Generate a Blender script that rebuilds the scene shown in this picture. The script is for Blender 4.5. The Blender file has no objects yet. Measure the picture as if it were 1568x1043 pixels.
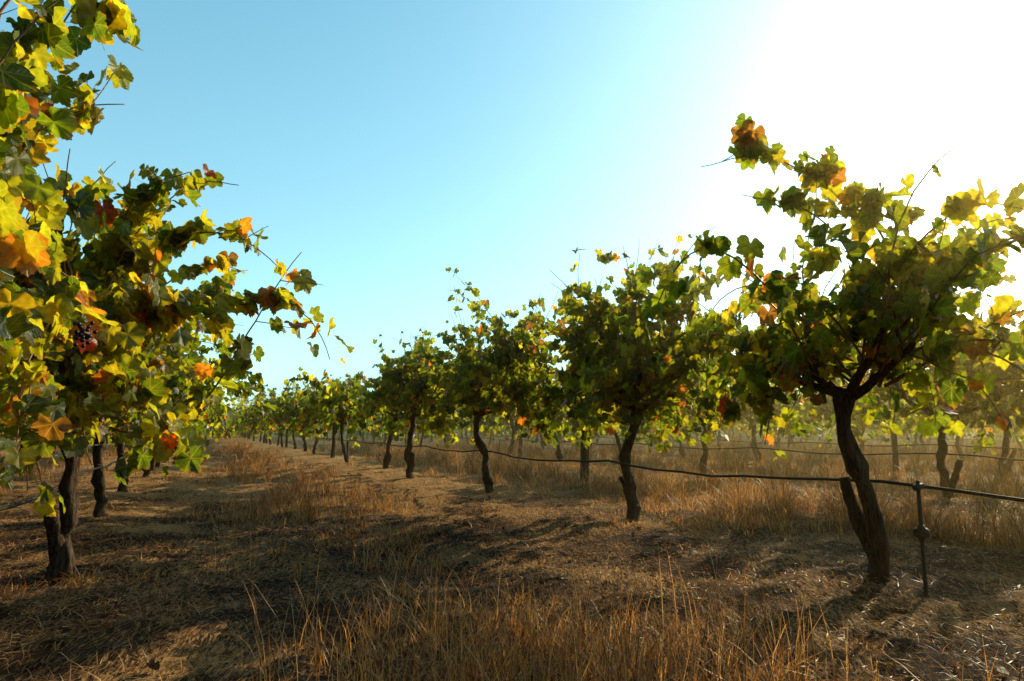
import bpy, math, numpy as np
from mathutils import Vector, Matrix
rng=np.random.default_rng(7)
scene=bpy.context.scene
def link(o): scene.collection.objects.link(o); return o

# ---------------------------------------------------------------- layout
TH=math.radians(24.5)
D=np.array([-math.sin(TH),math.cos(TH)]); NV=np.array([math.cos(TH),math.sin(TH)])
def sn(s,n): return D*s+NV*n
ROWZ=math.atan2(D[1],D[0])
PITCH=3.75; ROWA=3.0; STEP=2.48
CAMH=0.75

def ground_h(x,y):
    x=np.asarray(x,float);y=np.asarray(y,float)
    h=0.022*np.sin(x*1.7+0.6*y)+0.018*np.sin(y*2.3-x*0.8+1)+0.010*np.sin(x*5.1+y*3.3)+0.008*np.sin(y*7.3-x*4.1+2)
    n=x*NV[0]+y*NV[1]
    h=h+0.035*np.cos((n-ROWA)/PITCH*2*math.pi)
    r=np.hypot(x,y)
    return h*np.clip(1.2-r/60,0,1)

# ---------------------------------------------------------------- mesh builder
class B:
    def __init__(s): s.V=[];s.F=[];s.M=[];s.C=[];s.U=[];s.n=0
    def add(s,V,F,mat,C,U=None):
        V=np.asarray(V,float);F=np.asarray(F,int)
        C=np.asarray(C,float)
        if C.ndim==1: C=np.tile(C,(len(V),1))
        if U is None: U=np.zeros((len(V),3))
        s.V.append(V);s.F.append(F+s.n);s.M.append(np.full(len(F),mat));s.C.append(C);s.U.append(U);s.n+=len(V)
    def tube(s,P,R,sides,mat,col,rough=0,cap=True):
        P=np.asarray(P,float);R=np.asarray(R,float);m=len(P)
        T=np.gradient(P,axis=0);T/=np.linalg.norm(T,axis=1)[:,None]+1e-9
        ref=np.array([0.3,0.9,0.1]) if abs(T[:,2]).mean()>0.5 else np.array([0,0.1,1.])
        A=np.cross(T,ref);A/=np.linalg.norm(A,axis=1)[:,None]+1e-9
        Bn=np.cross(T,A)
        a=np.linspace(0,2*math.pi,sides,endpoint=False)
        rr=R[:,None]*np.ones((m,sides))
        if rough:
            ph=rng.uniform(0,6.28,3)
            rr=rr*(1+rough*np.sin(a*3+ph[0]+np.arange(m)[:,None]*0.35)+rough*0.8*np.sin(a*5+ph[1]-np.arange(m)[:,None]*0.5)+rough*rng.normal(0,.5,(m,sides)))
        V=P[:,None,:]+rr[:,:,None]*(np.cos(a)[None,:,None]*A[:,None,:]+np.sin(a)[None,:,None]*Bn[:,None,:])
        V=V.reshape(-1,3)
        i=np.arange(m-1)[:,None]*sides;j=np.arange(sides)[None,:];k=(j+1)%sides
        q0=(i+j).ravel();q1=(i+k).ravel();q2=(i+sides+k).ravel();q3=(i+sides+j).ravel()
        F=np.concatenate([np.stack([q0,q1,q2],1),np.stack([q0,q2,q3],1)])
        if cap:
            V=np.vstack([V,P[-1]]);c=len(V)-1;b=(m-1)*sides
            F=np.vstack([F,np.stack([b+np.arange(sides),b+(np.arange(sides)+1)%sides,np.full(sides,c)],1)])
        s.add(V,F,mat,col)
    def mesh(s,name,mats,smooth=True):
        V=np.concatenate(s.V);F=np.concatenate(s.F);M=np.concatenate(s.M);C=np.concatenate(s.C);U=np.concatenate(s.U)
        me=bpy.data.meshes.new(name)
        me.vertices.add(len(V));me.vertices.foreach_set("co",V.astype(np.float32).ravel())
        me.loops.add(len(F)*3);me.loops.foreach_set("vertex_index",F.astype(np.int32).ravel())
        me.polygons.add(len(F));me.polygons.foreach_set("loop_start",np.arange(len(F),dtype=np.int32)*3)
        me.polygons.foreach_set("material_index",M.astype(np.int32))
        if smooth: me.polygons.foreach_set("use_smooth",np.ones(len(F),dtype=bool))
        me.update(calc_edges=True)
        ca=me.attributes.new("col",'FLOAT_COLOR','POINT')
        ca.data.foreach_set("color",np.hstack([C,np.ones((len(C),1))]).astype(np.float32).ravel())
        ua=me.attributes.new("luv",'FLOAT_VECTOR','POINT')
        ua.data.foreach_set("vector",U.astype(np.float32).ravel())
        for m in mats: me.materials.append(m)
        return me

# ---------------------------------------------------------------- materials
def newmat(name):
    m=bpy.data.materials.new(name);m.use_nodes=True
    nt=m.node_tree;nt.nodes.clear()
    out=nt.nodes.new('ShaderNodeOutputMaterial')
    return m,nt,out
def N(nt,t,**kw):
    n=nt.nodes.new(t)
    for k,v in kw.items(): setattr(n,k,v)
    return n
def math_(nt,op,a,b=None,c=None):
    n=N(nt,'ShaderNodeMath',operation=op)
    for i,v in enumerate((a,b,c)):
        if v is None: continue
        if isinstance(v,(int,float)): n.inputs[i].default_value=v
        else: nt.links.new(v,n.inputs[i])
    return n.outputs[0]
def mixc(nt,fac,a,b,blend='MIX'):
    n=N(nt,'ShaderNodeMix',data_type='RGBA',blend_type=blend)
    for s,v in ((n.inputs[0],fac),(n.inputs[6],a),(n.inputs[7],b)):
        if isinstance(v,(int,float)): s.default_value=v
        elif isinstance(v,tuple): s.default_value=(*v,1)
        else: nt.links.new(v,s)
    return n.outputs[2]
TTINT=(4.6,3.4,0.9)
def leaf_mat(name,detail):
    m,nt,out=newmat(name)
    L=nt.links.new
    a=N(nt,'ShaderNodeAttribute',attribute_name="col");c=a.outputs['Color']
    pr=N(nt,'ShaderNodeBsdfPrincipled')
    if detail:
        u=N(nt,'ShaderNodeAttribute',attribute_name="luv")
        sp=N(nt,'ShaderNodeSeparateXYZ');L(u.outputs['Vector'],sp.inputs[0])
        ang=math_(nt,'ARCTAN2',sp.outputs[0],sp.outputs[1])
        r=math_(nt,'SQRT',math_(nt,'ADD',math_(nt,'MULTIPLY',sp.outputs[0],sp.outputs[0]),math_(nt,'MULTIPLY',sp.outputs[1],sp.outputs[1])))
        d=math_(nt,'MULTIPLY',math_(nt,'PINGPONG',ang,0.46),r)
        vein=math_(nt,'MAXIMUM',math_(nt,'SUBTRACT',1.0,math_(nt,'MULTIPLY',d,30.0)),0.0)
        sv=math_(nt,'SINE',math_(nt,'MULTIPLY',math_(nt,'SUBTRACT',r,math_(nt,'MULTIPLY',d,1.1)),46.0))
        sv=math_(nt,'MULTIPLY',math_(nt,'POWER',math_(nt,'MAXIMUM',sv,0.0),6.0),0.35)
        v=math_(nt,'MAXIMUM',vein,sv)
        no=N(nt,'ShaderNodeTexNoise');no.inputs['Scale'].default_value=45;no.inputs['Detail'].default_value=1
        tc=N(nt,'ShaderNodeTexCoord');L(tc.outputs['Object'],no.inputs['Vector'])
        var=N(nt,'ShaderNodeMapRange');L(no.outputs[0],var.inputs[0]);var.inputs[1].default_value=0.3;var.inputs[2].default_value=0.7;var.inputs[3].default_value=0.7;var.inputs[4].default_value=1.25
        vm=N(nt,'ShaderNodeVectorMath',operation='SCALE');L(c,vm.inputs[0]);L(var.outputs[0],vm.inputs['Scale'])
        c=mixc(nt,math_(nt,'MULTIPLY',v,0.32),vm.outputs[0],(0.30,0.32,0.08))
        eg=N(nt,'ShaderNodeMapRange');L(math_(nt,'ADD',r,math_(nt,'MULTIPLY',no.outputs[0],0.9)),eg.inputs[0]);eg.inputs[1].default_value=1.22;eg.inputs[2].default_value=1.38
        c=mixc(nt,math_(nt,'MULTIPLY',eg.outputs[0],0.65),c,(0.16,0.08,0.02))
        bu=N(nt,'ShaderNodeBump');bu.inputs['Strength'].default_value=0.4;bu.inputs['Distance'].default_value=0.004;L(v,bu.inputs['Height']);L(bu.outputs[0],pr.inputs['Normal'])
    L(c,pr.inputs['Base Color']);pr.inputs['Roughness'].default_value=0.40;pr.inputs['Specular IOR Level'].default_value=0.5
    tcx=mixc(nt,1.0,c,TTINT,'MULTIPLY')
    tr=N(nt,'ShaderNodeBsdfTranslucent');L(tcx,tr.inputs[0])
    mx=N(nt,'ShaderNodeMixShader');mx.inputs[0].default_value=0.60;L(pr.outputs[0],mx.inputs[1]);L(tr.outputs[0],mx.inputs[2])
    L(mx.outputs[0],out.inputs[0])
    return m
def bark_mat():
    m,nt,out=newmat("vine_bark");L=nt.links.new
    tc=N(nt,'ShaderNodeTexCoord');mp=N(nt,'ShaderNodeMapping');mp.inputs['Scale'].default_value=(1,1,0.16);L(tc.outputs['Object'],mp.inputs[0])
    no=N(nt,'ShaderNodeTexNoise');no.inputs['Scale'].default_value=85;no.inputs['Detail'].default_value=6;no.inputs['Roughness'].default_value=0.65;L(mp.outputs[0],no.inputs[0])
    cr=N(nt,'ShaderNodeValToRGB');L(no.outputs[0],cr.inputs[0])
    cr.color_ramp.elements[0].position=0.35;cr.color_ramp.elements[0].color=(0.014,0.009,0.006,1)
    cr.color_ramp.elements[1].position=0.68;cr.color_ramp.elements[1].color=(0.17,0.11,0.065,1)
    a=N(nt,'ShaderNodeAttribute',attribute_name="col")
    c=mixc(nt,1.0,cr.outputs[0],a.outputs['Color'],'MULTIPLY')
    pr=N(nt,'ShaderNodeBsdfPrincipled');L(c,pr.inputs['Base Color']);pr.inputs['Roughness'].default_value=0.85;pr.inputs['Specular IOR Level'].default_value=0.2
    bu=N(nt,'ShaderNodeBump');bu.inputs['Strength'].default_value=1;bu.inputs['Distance'].default_value=0.02;L(no.outputs[0],bu.inputs['Height']);L(bu.outputs[0],pr.inputs['Normal'])
    L(pr.outputs[0],out.inputs[0]);return m
def attr_mat(name,rough=0.6,transl=0.0,tint=(1.4,1.1,0.65),spec=0.3,noise=True):
    m,nt,out=newmat(name);L=nt.links.new
    a=N(nt,'ShaderNodeAttribute',attribute_name="col");c=a.outputs['Color']
    if noise:
        tc=N(nt,'ShaderNodeTexCoord');no=N(nt,'ShaderNodeTexNoise');no.inputs['Scale'].default_value=60;L(tc.outputs['Object'],no.inputs[0])
        var=N(nt,'ShaderNodeMapRange');L(no.outputs[0],var.inputs[0]);var.inputs[3].default_value=0.6;var.inputs[4].default_value=1.4
        vm=N(nt,'ShaderNodeVectorMath',operation='SCALE');L(c,vm.inputs[0]);L(var.outputs[0],vm.inputs['Scale']);c=vm.outputs[0]
    pr=N(nt,'ShaderNodeBsdfPrincipled');L(c,pr.inputs['Base Color']);pr.inputs['Roughness'].default_value=rough;pr.inputs['Specular IOR Level'].default_value=spec
    if transl>0:
        t=mixc(nt,1.0,c,tint,'MULTIPLY')
        tr=N(nt,'ShaderNodeBsdfTranslucent');L(t,tr.inputs[0])
        mx=N(nt,'ShaderNodeMixShader');mx.inputs[0].default_value=transl;L(pr.outputs[0],mx.inputs[1]);L(tr.outputs[0],mx.inputs[2]);L(mx.outputs[0],out.inputs[0])
    else: L(pr.outputs[0],out.inputs[0])
    return m
LEAF=leaf_mat("grape_leaf",True);LEAFF=leaf_mat("grape_leaf_far",False)
BARK=bark_mat();CANE=attr_mat("vine_cane",0.5,noise=False);GRAPE=attr_mat("grape_skin",0.35,noise=False)
GRASS=attr_mat("dry_grass_blade",0.45,0.48,noise=False,spec=.5);HOSE=attr_mat("black_polythene",0.6);WIRE=attr_mat("galvanised_wire",0.35,spec=.6,noise=False)
DRY=attr_mat("dead_leaf",0.7)
VM=[BARK,CANE,LEAF,GRAPE];VMF=[BARK,CANE,LEAFF,GRAPE]

# ---------------------------------------------------------------- leaves
half=[(0,1.0),(6,.90),(10,.92),(16,.80),(21,.82),(27,.70),(33,.80),(39,.82),(44,.92),(52,.97),(58,.86),(64,.87),(71,.74),(80,.66),(88,.76),(96,.76),(106,.84),(116,.76),(124,.76),(136,.68),(150,.64),(164,.52),(175,.16)]
halfs=[(0,1.0),(24,.74),(50,.95),(78,.68),(108,.82),(150,.62),(176,.15)]
def template(h,rings):
    pts=[(math.radians(a),r) for a,r in h]
    pts=pts+[(-a,r) for a,r in reversed(pts[1:])]
    o=np.array([[r*math.sin(a),r*math.cos(a)] for a,r in pts]);k=len(o)
    V=[np.zeros((1,2))]
    for q in rings: V.append(o*q)
    V=np.vstack(V);F=[]
    for i in range(k):
        j=(i+1)%k;F.append((0,1+i,1+j))
    for q in range(len(rings)-1):
        a=1+q*k;b=a+k
        for i in range(k):
            j=(i+1)%k
            F+= [(a+i,b+i,b+j),(a+i,b+j,a+j)]
    return V,np.array(F)
TPH=template(half,[0.5,1.0]);TPL=template(halfs,[1.0])
def unit(a): return a/(np.linalg.norm(a,axis=-1,keepdims=True)+1e-9)
def leaf_cols(n,p,r):
    pal=dict(dark=(0.028,0.060,0.010),mid=(0.060,0.100,0.012),lime=(0.15,0.18,0.018),yel=(0.28,0.24,0.025),ora=(0.30,0.11,0.02),red=(0.25,0.035,0.015),bro=(0.13,0.065,0.028))
    keys=list(pal);P=np.array([pal[k] for k in keys])
    p=np.array(p,float);p/=p.sum()
    c=P[r.choice(len(keys),n,p=p)]
    return c*r.uniform(0.7,1.35,(n,1))*r.uniform(0.9,1.1,(n,3))
def add_leaves(b,pos,tip,nrm,size,cols,tp,mat,r,curl=1.0):
    T,F=tp;n=len(pos);m=len(T)
    tip=unit(tip);side=unit(np.cross(tip,nrm));nrm=np.cross(side,tip)
    x=T[:,0][None,:];y=T[:,1][None,:]
    fold=r.uniform(-.05,.75,(n,1))*curl;cu=r.normal(.18,.38,(n,1))*curl;wav=r.uniform(.03,.15,(n,1))*curl;ph=r.uniform(0,6.28,(n,1))
    tw=r.normal(0,.25,(n,1))*curl
    rr=np.sqrt(x*x+y*y);an=np.arctan2(x,y)
    z=fold*np.abs(x)*0.8-cu*y*np.abs(y)-cu*.6*x*x+wav*rr*np.sin(an*5+ph)+tw*x*y
    xs=x*(1-0.25*np.abs(fold))*r.uniform(.85,1.15,(n,1))
    V=pos[:,None,:]+size[:,None,None]*(xs[...,None]*side[:,None,:]+(y+0*xs)[...,None]*tip[:,None,:]+z[...,None]*nrm[:,None,:])
    FF=(F[None]+(np.arange(n)*m)[:,None,None]).reshape(-1,3)
    U=np.zeros((n,m,3));U[...,0]=x;U[...,1]=y
    b.add(V.reshape(-1,3),FF,mat,np.repeat(cols,m,axis=0),U.reshape(-1,3))

PGREEN=[.31,.38,.26,.018,.005,.0,.028]
PWARM=[.21,.35,.34,.05,.015,.004,.033]
PLEFT=[.19,.31,.37,.055,.022,.018,.035]

def cane_path(p0,d0,L,r,droop=1.0,step=0.055):
    P=[np.array(p0)];d=unit(np.array(d0,float));k=int(L/step)
    for i in range(k):
        t=i/k
        d=unit(d+r.normal(0,.09,3)+np.array([0,0,-1])*droop*(0.015+0.17*t*t))
        P.append(P[-1]+d*step)
    return np.array(P)
def spline(pts,step=0.055):
    pts=np.array(pts,float);seg=np.r_[0,np.cumsum(np.linalg.norm(np.diff(pts,axis=0),axis=1))]
    n=max(4,int(seg[-1]/step));t=np.linspace(0,seg[-1],n)
    P=np.stack([np.interp(t,seg,pts[:,i]) for i in range(3)],1)
    for _ in range(6): P[1:-1]=(P[:-2]+P[1:-1]*2+P[2:])/4
    return P+np.cumsum(rng.normal(0,.002,P.shape),0)

def make_vine(name,seed,hi=True,ncane=34,wid=1.0,length=1.0,tall=1.0,extra=(),pal=PGREEN,head=.92,stump=True,lean=0.0,leafk=1.0,lsize=1.08,grapes=0,shift=(0,0),trunk_pts=None,low=.58,dfrac=.52,spindly=3):
    r=np.random.default_rng(seed);b=B()
    if trunk_pts is None:
        zz=np.linspace(-.08,head,18);w=np.cumsum(r.normal(0,.016,(18,2)),0)
        a1,a2=r.uniform(0,6.28,2);amp=r.uniform(.02,.05)
        w[:,0]+=amp*np.sin(zz*4.5+a1)-amp*math.sin(a1);w[:,1]+=amp*np.sin(zz*5+a2)-amp*math.sin(a2)
        P=np.stack([w[:,0]+lean*np.clip(zz/head,0,1)**1.5,w[:,1],zz],1)
    else: P=spline(trunk_pts,0.06)
    m=len(P);t=np.linspace(0,1,m)
    R=0.047-0.014*t+0.022*np.exp(-t*14)+0.014*np.exp(-((t-1)/.12)**2)+r.normal(0,.0035,m)+.006*np.sin(t*17+r.uniform(0,6))
    b.tube(P,R,14 if hi else 6,0,(1,1,1),rough=.12)
    H=P[-1].copy()
    if stump:
        sd=r.choice([-1,1]) if trunk_pts is None else 1
        hs=r.uniform(.32,.5)
        q=np.array([[0,0,.10],[sd*.05,.01,.2],[sd*.10,.02,.30],[sd*.13,.03,hs]])+np.array([P[1][0],P[1][1],0])
        q=spline(q,.04);b.tube(q,np.linspace(.040,.027,len(q))+r.normal(0,.003,len(q)),10 if hi else 5,0,(.9,.9,.9),rough=.14)
    starts=[]
    for i in range(6):
        a=[0.15,math.pi-.2,0.5+math.pi,-.5,math.pi/2,-math.pi/2][i]+r.normal(0,.25)
        L=r.uniform(.35,.65)*length if i<4 else .25
        dd=np.array([math.cos(a),math.sin(a)*wid*.8,r.uniform(.25,.75)])
        Q=cane_path(H-[0,0,.05],dd,L,r,droop=-.3,step=.04)
        b.tube(Q,np.linspace(.026,.012,len(Q)),8 if hi else 4,0,(1.1,1,.95),rough=.09)
        for q in Q[len(Q)//3:]: starts.append((q,dd))
    Ls=[];LP=[];LT=[];LN=[];LS=[]
    def leaf_along(Q,dens,s0=3,s1=1.0,k=1.0):
        for i in range(s0,max(s0+1,int(len(Q)*s1))):
            tdir=unit(Q[i]-Q[i-1]);tt=i/len(Q)
            for _ in range(r.poisson(dens)):
                sd=unit(np.cross(tdir,r.normal(0,1,3)));sd[2]=abs(sd[2])*.6
                out=np.array([Q[i][0]*.5,Q[i][1],0.0]);out=unit(out+r.normal(0,.5,3))
                pl=r.uniform(.03,.11)*k
                p=Q[i]+sd*pl+[0,0,-.01]
                LP.append(p);Ls.append((Q[i],p))
                LT.append(unit(out*.5+r.normal(0,.42,3)+np.array([0,0,-.85])))
                LN.append(unit(out*.6+r.normal(0,.55,3)+np.array([0,0,.45])))
                LS.append(r.uniform(.034,.080)*(1.0-.4*max(0,tt-.7)/.3)*lsize*k)
    for c in range(ncane):
        q,dd=starts[r.integers(len(starts))]
        a=r.uniform(0,2*math.pi)
        dr=r.random()<dfrac
        if dr: up=r.uniform(.1,.9);droop=r.uniform(1.1,2.0);L=r.uniform(.9,1.6)
        else: up=r.uniform(.8,2.3)*tall;droop=.6;L=r.uniform(.75,1.4)*(.6+.4*tall)
        d0=np.array([math.cos(a)*1.1*length,math.sin(a)*.75*wid,up])+dd*.4+np.array([shift[0],shift[1],0])
        Q=cane_path(q,d0,L,r,droop=droop)
        zc=r.uniform(low,low+.2);bad=np.nonzero(Q[:,2]<zc)[0]
        if len(bad): Q=Q[:bad[0]]
        if len(Q)<5: continue
        col=np.array([.26,.13,.055])*r.uniform(.6,1.2)
        b.tube(Q,np.linspace(.0065,.002,len(Q)),5 if hi else 3,1,col)
        leaf_along(Q,1.6*leafk,3,1.0 if dr else .9)
        if hi and r.random()<.6:
            k=len(Q)//3;S=cane_path(Q[k],r.normal(0,1,3)+[0,0,.2],.45,r)
            b.tube(S,np.linspace(.003,.0015,len(S)),3,1,col);leaf_along(S,1.4*leafk,1)
    for c in range(spindly):
        q,dd=starts[r.integers(len(starts))];a=r.uniform(0,6.28)
        Q=cane_path(q,[math.cos(a)*.8*length,math.sin(a)*.5*wid,1.6],r.uniform(1.1,1.35),r,droop=.25)
        b.tube(Q,np.linspace(.006,.0012,len(Q)),5 if hi else 3,1,(.28,.14,.06));leaf_along(Q,.9,3,.96,.8)
    for pts,dens in extra:
        Q=spline(pts);b.tube(Q,np.linspace(.008,.002,len(Q)),6,1,(.26,.12,.045));leaf_along(Q,dens,4,.93)
        if dens>0.8:
            for k in range(4,len(Q)-2,4):
                S=cane_path(Q[k],r.normal(0,.7,3)+[0,0,-.2],.24,r);b.tube(S,np.linspace(.003,.0015,len(S)),3,1,(.2,.1,.04));leaf_along(S,dens,1)
    LP=np.array(LP);n=len(LP)
    add_leaves(b,LP,np.array(LT),np.array(LN),np.array(LS)*(1 if hi else 1.4),leaf_cols(n,pal,r),TPH if hi else TPL,2,r)
    if hi:
        A=np.array([x[0] for x in Ls]);C=np.array([x[1] for x in Ls]);w=np.array([.0016,0,0]);w2=np.array([0,.0016,0])
        V=np.stack([A+w,A-w,C+w2,A+w2,A-w2,C-w2],1).reshape(-1,3);k=np.arange(n)[:,None,None]*6
        F=(np.array([[0,1,2],[3,4,5]])[None]+k).reshape(-1,3);b.add(V,F,1,(.28,.16,.06))
    for g in range(grapes):
        q=LP[r.integers(n)]
        for k in range(26):
            c=q+np.array([r.normal(0,.018),r.normal(0,.018),-.01-.085*r.random()])
            th=np.linspace(0,math.pi,6);ph=np.linspace(0,2*math.pi,8,endpoint=False)
            V=(c+.0075*np.stack([np.outer(np.sin(th),np.cos(ph)),np.outer(np.sin(th),np.sin(ph)),np.outer(np.cos(th),np.ones(8))],-1)).reshape(-1,3)
            i=np.arange(5)[:,None]*8;j=np.arange(8)[None];kk=(j+1)%8
            F=np.concatenate([np.stack([(i+j).ravel(),(i+8+j).ravel(),(i+8+kk).ravel()],1),np.stack([(i+j).ravel(),(i+8+kk).ravel(),(i+kk).ravel()],1)])
            b.add(V,F,3,(.012,.010,.03))
    return b.mesh(name,VM if hi else VMF)

def place_vine(me,xy,flip=False,scale=1.0,parent=None,name="grape_vine"):
    o=bpy.data.objects.new(name,me)
    o.location=(xy[0],xy[1],float(ground_h(xy[0],xy[1])))
    o.rotation_euler=(0,0,ROWZ+(math.pi if flip else 0));o.scale=(scale,scale,scale)
    link(o)
    if parent: o.parent=parent
    return o
def loc(world_pts,xy):
    c,s=math.cos(-ROWZ),math.sin(-ROWZ);g=float(ground_h(xy[0],xy[1]));out=[]
    for x,y,z in world_pts:
        X=x-xy[0];Y=y-xy[1];out.append((c*X-s*Y,s*X+c*Y,z-g))
    return out

T1=(1.73,3.35);T2=(1.0,5.58);T3=(-.275,7.89);T4=(-1.525,10.04)
B0=tuple(sn(1.75,-.80));B1=(-2.27,3.63)
exT1=[(loc([(1.75,3.35,.95),(1.95,3.4,1.4),(1.90,3.35,1.72),(1.55,3.3,2.0),(1.25,3.3,2.14),(.94,3.3,2.05)],T1),2.3),
      (loc([(1.7,3.35,.95),(1.75,3.3,1.4),(1.65,3.3,1.7),(1.45,3.3,1.88),(1.15,3.3,1.92)],T1),1.6),
      (loc([(1.8,3.35,.95),(2.1,3.3,1.5),(2.35,3.3,1.8),(2.6,3.3,1.8)],T1),1.4),
      (loc([(1.8,3.35,.95),(2.0,3.3,1.4),(2.15,3.3,1.7),(2.2,3.3,1.9)],T1),1.2),
      (loc([(1.7,3.35,.95),(1.5,3.3,1.2),(1.3,3.3,1.05),(1.2,3.25,.66)],T1),1.3),
      (loc([(1.7,3.35,.95),(1.45,3.4,1.15),(1.15,3.5,1.0),(1.05,3.5,.75)],T1),1.2),
      (loc([(1.8,3.3,.95),(2.2,3.2,1.2),(2.6,3.1,1.4)],T1),1.4),
      (loc([(1.8,3.3,.95),(2.1,3.1,1.15),(2.35,3.0,.95),(2.5,2.95,.65)],T1),1.3)]
tp1=loc([(1.73,3.35,-.08),(1.76,3.35,.15),(1.74,3.35,.35),(1.64,3.35,.6),(1.56,3.35,.8),(1.62,3.35,.95)],T1)
me=make_vine("vine_t1",11,ncane=34,extra=exT1,pal=PWARM,wid=.8,trunk_pts=tp1,leafk=.66,tall=.55,lsize=1.12,low=.46,length=1.3,dfrac=.65,spindly=1);place_vine(me,T1)
exT2=[(loc([(1.0,5.6,.95),(.8,5.9,1.5),(.55,6.1,1.9),(.35,6.1,2.05)],T2),1.8),
      (loc([(1.0,5.6,.95),(1.0,5.5,1.6),(.95,5.5,2.1),(.9,5.4,2.2)],T2),1.6),
      (loc([(1.0,5.6,.95),(.7,5.7,1.5),(.5,5.7,1.9),(.3,5.7,2.1)],T2),1.8),
      (loc([(1.0,5.6,.95),(.7,6.0,1.2),(.4,6.4,1.1),(.3,6.6,.7)],T2),1.7),
      (loc([(1.0,5.6,.95),(1.2,5.0,1.2),(1.3,4.8,1.0),(1.35,4.7,.7)],T2),1.7),
      (loc([(1.0,5.6,.95),(1.25,5.3,1.5),(1.5,5.2,1.9),(1.6,5.1,1.85)],T2),1.6)]
me=make_vine("vine_t2",12,ncane=70,extra=exT2,pal=PGREEN,tall=1.15,length=1.6,leafk=.86,low=.48,dfrac=.58,spindly=4);place_vine(me,T2)
exT3=[(loc([(-.3,7.9,.95),(-.5,8.2,1.5),(-.65,8.3,1.9),(-.75,8.3,2.15)],T3),1.8),
      (loc([(-.3,7.9,.95),(-.6,8.4,1.3),(-.85,8.8,1.1),(-.9,8.9,.7)],T3),1.7),
      (loc([(-.3,7.9,.95),(0,7.4,1.3),(.2,7.1,1.1),(.3,6.9,.65)],T3),1.7),
      (loc([(-.3,7.9,.95),(0,7.6,1.5),(.2,7.4,1.9),(.3,7.3,2.2)],T3),1.8)]
me=make_vine("vine_t3",13,ncane=70,extra=exT3,pal=PGREEN,tall=1.1,length=1.6,leafk=.88,low=.48,dfrac=.58,spindly=4);place_vine(me,T3)
me=make_vine("vine_t4",14,ncane=70,pal=PGREEN,length=1.6,leafk=.9,low=.46,dfrac=.58,spindly=4);place_vine(me,T4)
exB1=[(loc([(-2.1,3.6,.75),(-1.85,3.45,.7),(-1.5,3.35,.85),(-1.3,3.3,1.2),(-1.15,3.3,1.5),(-1.05,3.3,1.62)],B1),.9),
      (loc([(-2.27,3.63,1.0),(-2.0,3.5,1.5),(-1.6,3.3,1.72),(-1.3,3.2,1.66),(-1.12,3.15,1.5)],B1),1.6),
      (loc([(-2.27,3.63,1.0),(-2.0,3.3,1.5),(-1.7,3.0,1.85),(-1.42,2.9,1.88)],B1),1.6),
      (loc([(-2.27,3.63,1.0),(-1.9,3.3,1.2),(-1.6,3.1,1.35),(-1.3,3.0,1.2)],B1),1.8),
      (loc([(-2.27,3.63,.95),(-1.9,3.2,1.0),(-1.65,3.0,.95),(-1.38,2.9,.68)],B1),1.9),
      (loc([(-2.27,3.63,.95),(-2.0,3.2,.95),(-1.85,2.9,.85),(-1.7,2.8,.60)],B1),1.8),
      (loc([(-2.27,3.63,.95),(-2.1,3.2,.95),(-2.05,2.9,.8),(-1.95,2.8,.5)],B1),1.8),
      (loc([(-2.27,3.63,.95),(-2.1,3.2,1.3),(-1.9,2.8,1.6),(-1.75,2.6,1.85)],B1),1.7),
      (loc([(-2.27,3.63,.95),(-2.0,3.1,1.1),(-1.8,2.7,1.2),(-1.6,2.5,1.05)],B1),1.7)]
me=make_vine("vine_b1",21,ncane=64,extra=exB1,pal=PLEFT,tall=1.1,grapes=3,lsize=1.15,low=.48);place_vine(me,B1)
exB0=[(loc([(-1.35,1.4,1.0),(-1.45,1.8,1.6),(-1.5,2.1,2.0),(-1.45,2.2,2.3)],B0),2.2),
      (loc([(-1.35,1.4,1.0),(-1.55,2.0,1.5),(-1.62,2.3,1.9),(-1.45,2.4,1.95)],B0),2.0),
      (loc([(-1.35,1.4,1.0),(-1.6,1.8,1.3),(-1.75,2.1,1.7),(-1.75,2.2,2.2)],B0),2.0),
      (loc([(-1.35,1.4,1.0),(-1.6,1.9,1.2),(-1.75,2.3,1.4),(-1.65,2.5,1.3)],B0),2.0),
      (loc([(-1.35,1.4,1.0),(-1.5,1.9,1.0),(-1.65,2.2,1.0),(-1.6,2.3,.75)],B0),1.8)]
me=make_vine("vine_b0",22,ncane=26,extra=exB0,pal=PLEFT,wid=.35,tall=1.1,grapes=4,shift=(0.5,0.5),lsize=1.12,spindly=0);place_vine(me,B0)

gen=[make_vine("vine_hi_%d"%i,40+i,ncane=60,pal=PGREEN if i%2 else PWARM,lsize=1.1,length=1.5,leafk=.85,low=.45,dfrac=.58) for i in range(3)]
low=[make_vine("vine_lo_%d"%i,60+i,hi=False,ncane=54,pal=PGREEN if i%2 else PWARM,leafk=.68,length=1.5,low=.34,dfrac=.58) for i in range(4)]
r2=np.random.default_rng(5)
far=bpy.data.objects.new("distant_vine_rows",None);link(far)
for k in range(-4,12):
    n0=ROWA+PITCH*k if k>=0 else -.70+PITCH*(k+1)
    if k>0: n0+=.3
    for j in range(-3,21):
        s=2.33+STEP*j+(k*0.7 if k not in(0,-1) else 0)+r2.normal(0,.06)
        if k==0:
            if 0<=j<=3: continue
        if k==1:
            if j==1: s=4.6
            if j==2: s=8.5
        if k==-1:
            s=4.25+STEP*(j-1)
            if j in(0,1) or j<0: continue
        p=sn(s,n0+r2.normal(0,.05))
        ds=math.hypot(*p)
        if p[1]<-2 or (p[0]<-.85*p[1]-3) or (p[0]>.85*p[1]+5) : continue
        fl=bool(r2.random()<.5);sc=r2.uniform(.90,1.10)
        if ds<11: place_vine(gen[r2.integers(3)],p,fl,sc)
        else: place_vine(low[r2.integers(4)],p,fl,sc,parent=far,name="vine")

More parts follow.
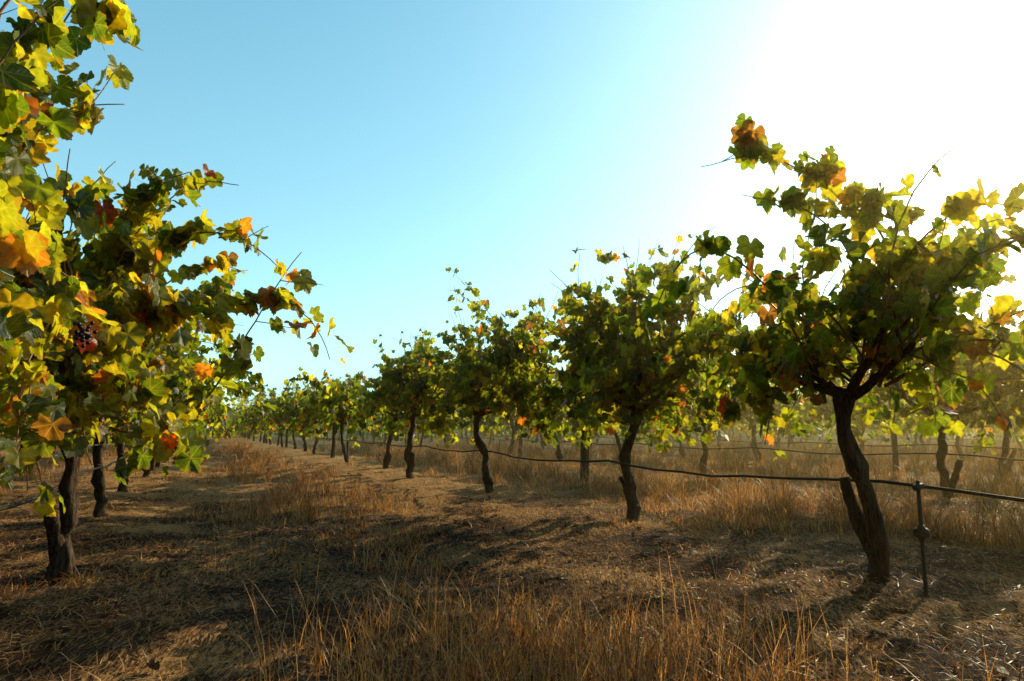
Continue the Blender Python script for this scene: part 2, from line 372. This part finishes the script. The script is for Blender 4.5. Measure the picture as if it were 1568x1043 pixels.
# distant trees closing the view beyond the vineyard
rt=np.random.default_rng(77);b=B();P=[];
for i in range(105):
    if i<60: s=rt.uniform(58,66);n=-45+100*i/60+rt.normal(0,1.2)
    else: n=rt.uniform(50,57);s=-12+75*(i-60)/45+rt.normal(0,1.2)
    c=sn(s,n);h=rt.uniform(2.4,4.6);w=rt.uniform(1.8,3.0)
    b.tube([[c[0],c[1],-.1],[c[0]+.1,c[1],h*.3],[c[0],c[1],h*.7]],[.18,.13,.04],6,0,(1,1,1))
    for q in range(7):
        cc=np.array([c[0]+rt.normal(0,w*.5),c[1]+rt.normal(0,w*.5),h*rt.uniform(.12,.85)])
        P.append(cc+rt.normal(0,.55,(55,3))*[1,1,.7])
P=np.vstack(P);P=P[P[:,2]>.1];n=len(P)
add_leaves(b,P,rt.normal(0,1,(n,3)),rt.normal(0,1,(n,3)),rt.uniform(.14,.28,n),leaf_cols(n,[.1,.3,.45,.12,.0,.0,.03],rt),TPL,1,rt)
link(bpy.data.objects.new("distant_trees",b.mesh("distant_trees",[BARK,LEAFF])))

# ---------------------------------------------------------------- ground
g=np.sign(np.linspace(-1,1,361));q=np.abs(np.linspace(-1,1,361))
ax=g*(12*q+ 900*q**9)
gx,gy=np.meshgrid(ax,ax+4.0,indexing='ij')
gz=ground_h(gx,gy);rn=np.random.default_rng(3)
gz=gz+rn.normal(0,.009,gz.shape)*(np.hypot(gx,gy)<16)
V=np.stack([gx,gy,gz],-1).reshape(-1,3);nn=361
i=np.arange(nn-1)[:,None]*nn;j=np.arange(nn-1)[None]
a=(i+j).ravel();F=np.concatenate([np.stack([a,a+nn,a+nn+1],1),np.stack([a,a+nn+1,a+1],1)])
m,nt,out=newmat("vineyard_soil");L=nt.links.new
tc=N(nt,'ShaderNodeTexCoord')
n1=N(nt,'ShaderNodeTexNoise');n1.inputs['Scale'].default_value=1.6;n1.inputs['Detail'].default_value=6;L(tc.outputs['Object'],n1.inputs[0])
n2=N(nt,'ShaderNodeTexNoise');n2.inputs['Scale'].default_value=28;n2.inputs['Detail'].default_value=6;n2.inputs['Roughness'].default_value=.7;L(tc.outputs['Object'],n2.inputs[0])
mp=N(nt,'ShaderNodeMapping');mp.inputs['Scale'].default_value=(60,14,20);mp.inputs['Rotation'].default_value=(0,0,.6);L(tc.outputs['Object'],mp.inputs[0])
n3=N(nt,'ShaderNodeTexNoise');n3.inputs['Scale'].default_value=1.5;n3.inputs['Detail'].default_value=4;n3.inputs['Distortion'].default_value=1.2;L(mp.outputs[0],n3.inputs[0])
cr=N(nt,'ShaderNodeValToRGB');L(n2.outputs[0],cr.inputs[0])
cr.color_ramp.elements[0].position=.35;cr.color_ramp.elements[0].color=(.018,.009,.006,1)
cr.color_ramp.elements[1].position=.7;cr.color_ramp.elements[1].color=(.11,.060,.036,1)
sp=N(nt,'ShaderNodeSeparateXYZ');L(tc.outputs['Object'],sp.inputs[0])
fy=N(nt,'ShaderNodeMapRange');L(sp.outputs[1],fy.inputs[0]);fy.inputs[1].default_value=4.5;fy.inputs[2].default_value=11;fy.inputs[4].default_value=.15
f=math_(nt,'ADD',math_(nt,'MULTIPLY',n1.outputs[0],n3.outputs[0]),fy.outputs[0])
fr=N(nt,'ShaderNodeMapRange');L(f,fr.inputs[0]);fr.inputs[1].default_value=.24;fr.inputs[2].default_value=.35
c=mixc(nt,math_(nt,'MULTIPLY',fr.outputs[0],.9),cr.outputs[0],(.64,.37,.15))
pr=N(nt,'ShaderNodeBsdfPrincipled');L(c,pr.inputs['Base Color']);pr.inputs['Roughness'].default_value=.95;pr.inputs['Specular IOR Level'].default_value=.1
bu=N(nt,'ShaderNodeBump');bu.inputs['Strength'].default_value=1;bu.inputs['Distance'].default_value=.03;L(math_(nt,'ADD',n2.outputs[0],n3.outputs[0]),bu.inputs['Height']);L(bu.outputs[0],pr.inputs['Normal'])
L(pr.outputs[0],out.inputs[0])
b=B();b.add(V,F,0,(.1,.1,.1));link(bpy.data.objects.new("ground",b.mesh("ground",[m])))

# ---------------------------------------------------------------- grass
def nz(x,y,s,seed):
    rr=np.random.default_rng(seed);v=0
    for k in range(7):
        a=rr.uniform(0,6.28);f=s*rr.uniform(.6,1.8);v=v+np.sin((x*math.cos(a)+y*math.sin(a))*f+rr.uniform(0,6.28))
    return v/7**.5
def blades(b,x,y,h,w,lean,cols,r,flat=False):
    n=len(x);z=ground_h(x,y)
    a=r.uniform(0,6.28,n);dx=np.cos(a);dy=np.sin(a)
    wa=a+math.pi/2+r.normal(0,.6,n);wx=np.cos(wa)*w/2;wy=np.sin(wa)*w/2
    ts=np.array([0,.4,.75,1.0]);V=np.zeros((n,7,3))
    for i,t in enumerate(ts):
        out_=lean*h*t**1.7;up=h*t*(1-.45*np.clip(lean,0,1.6)*t*.7)
        cx=x+dx*out_;cy=y+dy*out_;cz=z+up-.01
        ww=[1,.85,.55,0][i]
        if i<3:
            V[:,2*i]=np.stack([cx-wx*ww,cy-wy*ww,cz],1);V[:,2*i+1]=np.stack([cx+wx*ww,cy+wy*ww,cz],1)
        else: V[:,6]=np.stack([cx,cy,cz],1)
    T=np.array([[0,1,3],[0,3,2],[2,3,5],[2,5,4],[4,5,6]])
    F=(T[None]+(np.arange(n)*7)[:,None,None]).reshape(-1,3)
    b.add(V.reshape(-1,3),F,0,np.repeat(cols,7,axis=0))
    return V[:,6]
def gcols(n,r,green=.03):
    P=np.array([(.62,.35,.13),(.38,.18,.055),(.74,.50,.25),(.12,.052,.02),(.14,.17,.03)])
    c=P[r.choice(5,n,p=[.33-green,.25,.22,.20,green])]
    return c*r.uniform(.7,1.2,(n,1))
def sample(nt_,r,ymin,ymax,pw=1.6):
    y=ymin+(ymax-ymin)*r.random(nt_)**pw
    x=(r.random(nt_)*2-1)*(y*.85+1.2)
    return x,y
def rown(x,y): return x*NV[0]+y*NV[1]
def alley(x,y):
    n=rown(x,y);return .5-.5*np.cos((n-ROWA)/PITCH*2*math.pi)
r=np.random.default_rng(90)
b=B()
x,y=sample(8500,r,1.2,26,1.6)
al=alley(x,y);d=nz(x,y,1.9,1)
nr=rown(x,y)
keep=(r.random(len(x))<np.clip(-.04+.68*al**3+.50*d,0.02,1))|((nr>3.3)&(y>5)&(r.random(len(x))<.85))
bare=(nr>1.75)&(nr<3.2)&(y<5.2)&(r.random(len(x))<.92)
keep&=~bare
x,y,al,d=x[keep],y[keep],al[keep],d[keep]
cnt=r.integers(12,42,len(x));idx=np.repeat(np.arange(len(x)),cnt)
bx=x[idx]+r.normal(0,.038,len(idx));by=y[idx]+r.normal(0,.038,len(idx))
hh=(.05+.18*al[idx]**2)*r.uniform(.35,1.3,len(idx))*(r.uniform(.4,1.6,len(x))[idx])*np.clip(.8+.35*d[idx],.5,1.4)
hh*=np.where(rown(bx,by)>3.4,1.8,1)*np.where(by>9,1.4,1)
blades(b,bx,by,hh,r.uniform(.002,.0042,len(idx))*(1+by*.07),r.uniform(.1,1.4,len(idx)),gcols(len(idx),r),r)
x,y=sample(52000,r,1.2,16,1.6);k=(nz(x,y,2.6,5)>-.55)&~((rown(x,y)>1.8)&(rown(x,y)<3.3)&(y<4.4)&(r.random(len(x))<.5));x,y=x[k],y[k]
blades(b,x,y,r.uniform(.02,.08,len(x)),r.uniform(.0018,.0035,len(x))*(1+y*.08),r.uniform(.5,2.4,len(x)),gcols(len(x),r),r)
x,y=sample(2600,r,1.8,12,1.4);k=(alley(x,y)>.35)&(nz(x,y,1.9,1)>-.05)&(rown(x,y)<1.85)&(rown(x,y)>.1);x,y=x[k],y[k]
idx=np.repeat(np.arange(len(x)),5);bx=x[idx]+r.normal(0,.035,len(idx));by=y[idx]+r.normal(0,.035,len(idx))
blades(b,bx,by,r.uniform(.12,.42,len(idx)),np.full(len(idx),.0026),r.uniform(.05,.6,len(idx)),gcols(len(idx),r,0)*1.1,r)
link(bpy.data.objects.new("dry_grass",b.mesh("dry_grass",[GRASS])))
b=B();n=100000;x,y=sample(n,r,1.1,13,1.6)
k=(nz(x,y,2.1,9)>-.8)&~((rown(x,y)>1.7)&(rown(x,y)<3.3)&(y<4.0)&(r.random(n)<.45));x,y=x[k],y[k];n=len(x);z=ground_h(x,y)+r.uniform(.004,.024,n)
a=r.uniform(0,6.28,n);l=r.uniform(.006,.034,n);w=r.uniform(.0005,.0013,n)*(1+y*.12);dx=np.cos(a)*l;dy=np.sin(a)*l;tz=r.normal(0,.2,n)*l
wx=-np.sin(a)*w;wy=np.cos(a)*w
V=np.stack([np.stack([x-dx-wx,y-dy-wy,z-tz],1),np.stack([x-dx+wx,y-dy+wy,z-tz],1),np.stack([x+dx+wx,y+dy+wy,z+tz],1),np.stack([x+dx-wx,y+dy-wy,z+tz+.002],1)],1).reshape(-1,3)
F=(np.array([[0,1,2],[0,2,3]])[None]+(np.arange(n)*4)[:,None,None]).reshape(-1,3)
b.add(V,F,0,np.repeat(gcols(n,r,0)*.9,4,axis=0));link(bpy.data.objects.new("straw_litter",b.mesh("straw_litter",[GRASS])))
b=B();n=360;x,y=sample(n,r,1.5,11,1.4);p=np.stack([x,y,ground_h(x,y)+r.uniform(.006,.018,n)],1)
tip=r.normal(0,1,(n,3));tip[:,2]*=.12;nm=r.normal(0,.25,(n,3))+[0,0,1]
P=np.array([(.20,.10,.045),(.12,.06,.03),(.28,.15,.07)])
add_leaves(b,p,tip,nm,r.uniform(.018,.038,n),P[r.integers(0,3,n)]*r.uniform(.7,1.2,(n,1)),TPH,0,r,curl=1.0)
link(bpy.data.objects.new("fallen_leaves",b.mesh("fallen_leaves",[DRY])))

# ---------------------------------------------------------------- hoses, wires, posts, stake
def line_along(n0,s0,s1,z,rad,mat,col,sag=.05,name="drip_irrigation_hose",wob=.01):
    s=np.arange(s0,s1,.31);xy=np.array([sn(q,n0) for q in s])
    zz=z+ground_h(xy[:,0],xy[:,1])*.5-sag*np.abs(np.sin((s-2.33)/STEP*math.pi))+np.random.default_rng(int(abs(n0)*100)).normal(0,.003,len(s))
    xy=xy+NV*(wob*np.sin(s*1.9))[:,None]
    bb=B();bb.tube(np.column_stack([xy,zz]),np.full(len(s),rad),8,0,col);return link(bpy.data.objects.new(name,bb.mesh(name,[mat])))
for n0 in (-.64,3.06,7.05,10.8):
    s0=-2 if n0<4 else 0
    line_along(n0,s0,45,.47,.008,HOSE,(.012,.011,.011),sag=.03)
    line_along(n0+.03,s0,45,.95,.0022,WIRE,(.25,.24,.22),sag=.01,name="trellis_wire",wob=0)
    if n0>4 or n0<0: line_along(n0-.02,s0,45,.62,.0022,WIRE,(.25,.24,.22),sag=.01,name="trellis_wire",wob=0)
def post(xy,h=1.25,rad=.045):
    bb=B();zz=np.linspace(-.1,h,9);P=np.stack([xy[0]+.01*np.sin(zz*3),np.full(9,xy[1]),zz+float(ground_h(*xy))],1)
    bb.tube(P,np.full(9,rad),14,0,(1.0,.95,.9),rough=.03);link(bpy.data.objects.new("trellis_post",bb.mesh("trellis_post",[BARK])))
post((.99,9.5),1.1,.06)
for n0,ss in ((3.05,(17.3,27.2,37)),(7.05,(15,25)),(-.66,(12.8,22.7)),(10.8,(8,18,28))):
    for s in ss: post(sn(s,n0))
bb=B();sx,sy=1.81,3.10;gz0=float(ground_h(sx,sy))
zz=np.linspace(-.05,.50,5)
bb.tube(np.stack([np.full(5,sx),np.full(5,sy),zz+gz0],1),np.full(5,.009),8,0,(.05,.04,.035))
bb.tube([[sx-.028,sy,.29],[sx-.018,sy,.29],[sx+.018,sy,.29],[sx+.028,sy,.29]],[.018,.024,.024,.018],10,0,(.04,.035,.03))
bb.tube([[sx,sy,.255],[sx,sy,.275],[sx,sy,.31],[sx,sy,.325]],[.012,.019,.019,.012],10,0,(.04,.035,.03))
bb.tube([[sx-.02,sy,.485],[sx+.02,sy,.495]],[.014,.014],10,0,(.03,.03,.03))
link(bpy.data.objects.new("irrigation_stake",bb.mesh("irrigation_stake",[HOSE])))

# ---------------------------------------------------------------- light
AZ=math.radians(44);EL=math.radians(23.5)
SD=Vector((math.sin(AZ)*math.cos(EL),math.cos(AZ)*math.cos(EL),math.sin(EL)))
sl=bpy.data.lights.new("sun",'SUN');sl.energy=5.0;sl.angle=math.radians(.5);sl.color=(1,.81,.48)
so=link(bpy.data.objects.new("sun",sl));so.rotation_euler=SD.to_track_quat('Z','Y').to_euler()
w=bpy.data.worlds.new("World");scene.world=w;w.use_nodes=True;nt=w.node_tree;nt.nodes.clear();L=nt.links.new
out=N(nt,'ShaderNodeOutputWorld');bg=N(nt,'ShaderNodeBackground');bg.inputs[1].default_value=.12
sky=N(nt,'ShaderNodeTexSky',sky_type='NISHITA');sky.sun_disc=False;sky.sun_elevation=EL;sky.sun_rotation=AZ;sky.dust_density=.6;sky.air_density=1.0;sky.ozone_density=1.0
tint=mixc(nt,1.0,sky.outputs[0],(1.0,1.4,1.2),'MULTIPLY')
tc=N(nt,'ShaderNodeTexCoord');sz=N(nt,'ShaderNodeSeparateXYZ');L(tc.outputs['Generated'],sz.inputs[0])
ramp=N(nt,'ShaderNodeMapRange');L(sz.outputs[2],ramp.inputs[0]);ramp.inputs[1].default_value=0.0;ramp.inputs[2].default_value=.6
haze=mixc(nt,ramp.outputs[0],(1.7,2.9,3.4),(.5,1.75,2.4))
dt=N(nt,'ShaderNodeVectorMath',operation='DOT_PRODUCT');L(tc.outputs['Generated'],dt.inputs[0]);dt.inputs[1].default_value=SD
cc=math_(nt,'MAXIMUM',dt.outputs['Value'],0.0)
gl=math_(nt,'ADD',math_(nt,'MULTIPLY',math_(nt,'POWER',cc,8.0),4.2),math_(nt,'MULTIPLY',math_(nt,'POWER',cc,60.0),8.0))
gv=N(nt,'ShaderNodeVectorMath',operation='SCALE');gv.inputs[0].default_value=(1,.92,.76);L(gl,gv.inputs['Scale'])
ad2=N(nt,'ShaderNodeVectorMath',operation='ADD');L(tint,ad2.inputs[0]);L(haze,ad2.inputs[1])
ad=N(nt,'ShaderNodeVectorMath',operation='ADD');L(ad2.outputs[0],ad.inputs[0]);L(gv.outputs[0],ad.inputs[1])
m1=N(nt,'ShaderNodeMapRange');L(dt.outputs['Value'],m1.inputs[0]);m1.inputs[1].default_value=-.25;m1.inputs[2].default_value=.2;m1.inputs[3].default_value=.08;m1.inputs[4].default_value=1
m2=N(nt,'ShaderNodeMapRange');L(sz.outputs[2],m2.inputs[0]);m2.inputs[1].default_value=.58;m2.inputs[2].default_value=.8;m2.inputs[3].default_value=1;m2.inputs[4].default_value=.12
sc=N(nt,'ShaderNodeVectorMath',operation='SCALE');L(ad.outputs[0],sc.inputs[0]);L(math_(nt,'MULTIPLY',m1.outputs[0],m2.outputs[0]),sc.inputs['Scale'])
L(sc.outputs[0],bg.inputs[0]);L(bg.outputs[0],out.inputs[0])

# scattering volume added over the right-hand rows for golden glare (homogeneous, forward scattering)
mh,nt,out=newmat("glare_volume")
vs=N(nt,'ShaderNodeVolumeScatter');vs.inputs['Color'].default_value=(1,.72,.26,1);vs.inputs['Density'].default_value=.022;vs.inputs['Anisotropy'].default_value=.88
nt.links.new(vs.outputs[0],out.inputs['Volume'])
Vb=[(*sn(s,n),z) for n in(1.9,58) for s in(-14,62) for z in(-.6,3.0)]
me=bpy.data.meshes.new("glare_volume");me.from_pydata(Vb,[],[(0,1,3,2),(4,6,7,5),(0,4,5,1),(2,3,7,6),(0,2,6,4),(1,5,7,3)]);me.materials.append(mh)
link(bpy.data.objects.new("glare_volume",me))

# ---------------------------------------------------------------- camera
cd=bpy.data.cameras.new("camera");cd.lens=24;cd.sensor_width=36;cd.clip_end=3000;cd.clip_start=.05
co=link(bpy.data.objects.new("camera",cd));co.location=(0,0,CAMH);co.rotation_euler=(math.radians(97.3),0,0)
scene.camera=co
scene.view_settings.view_transform='Standard';scene.view_settings.look='None';scene.view_settings.exposure=0
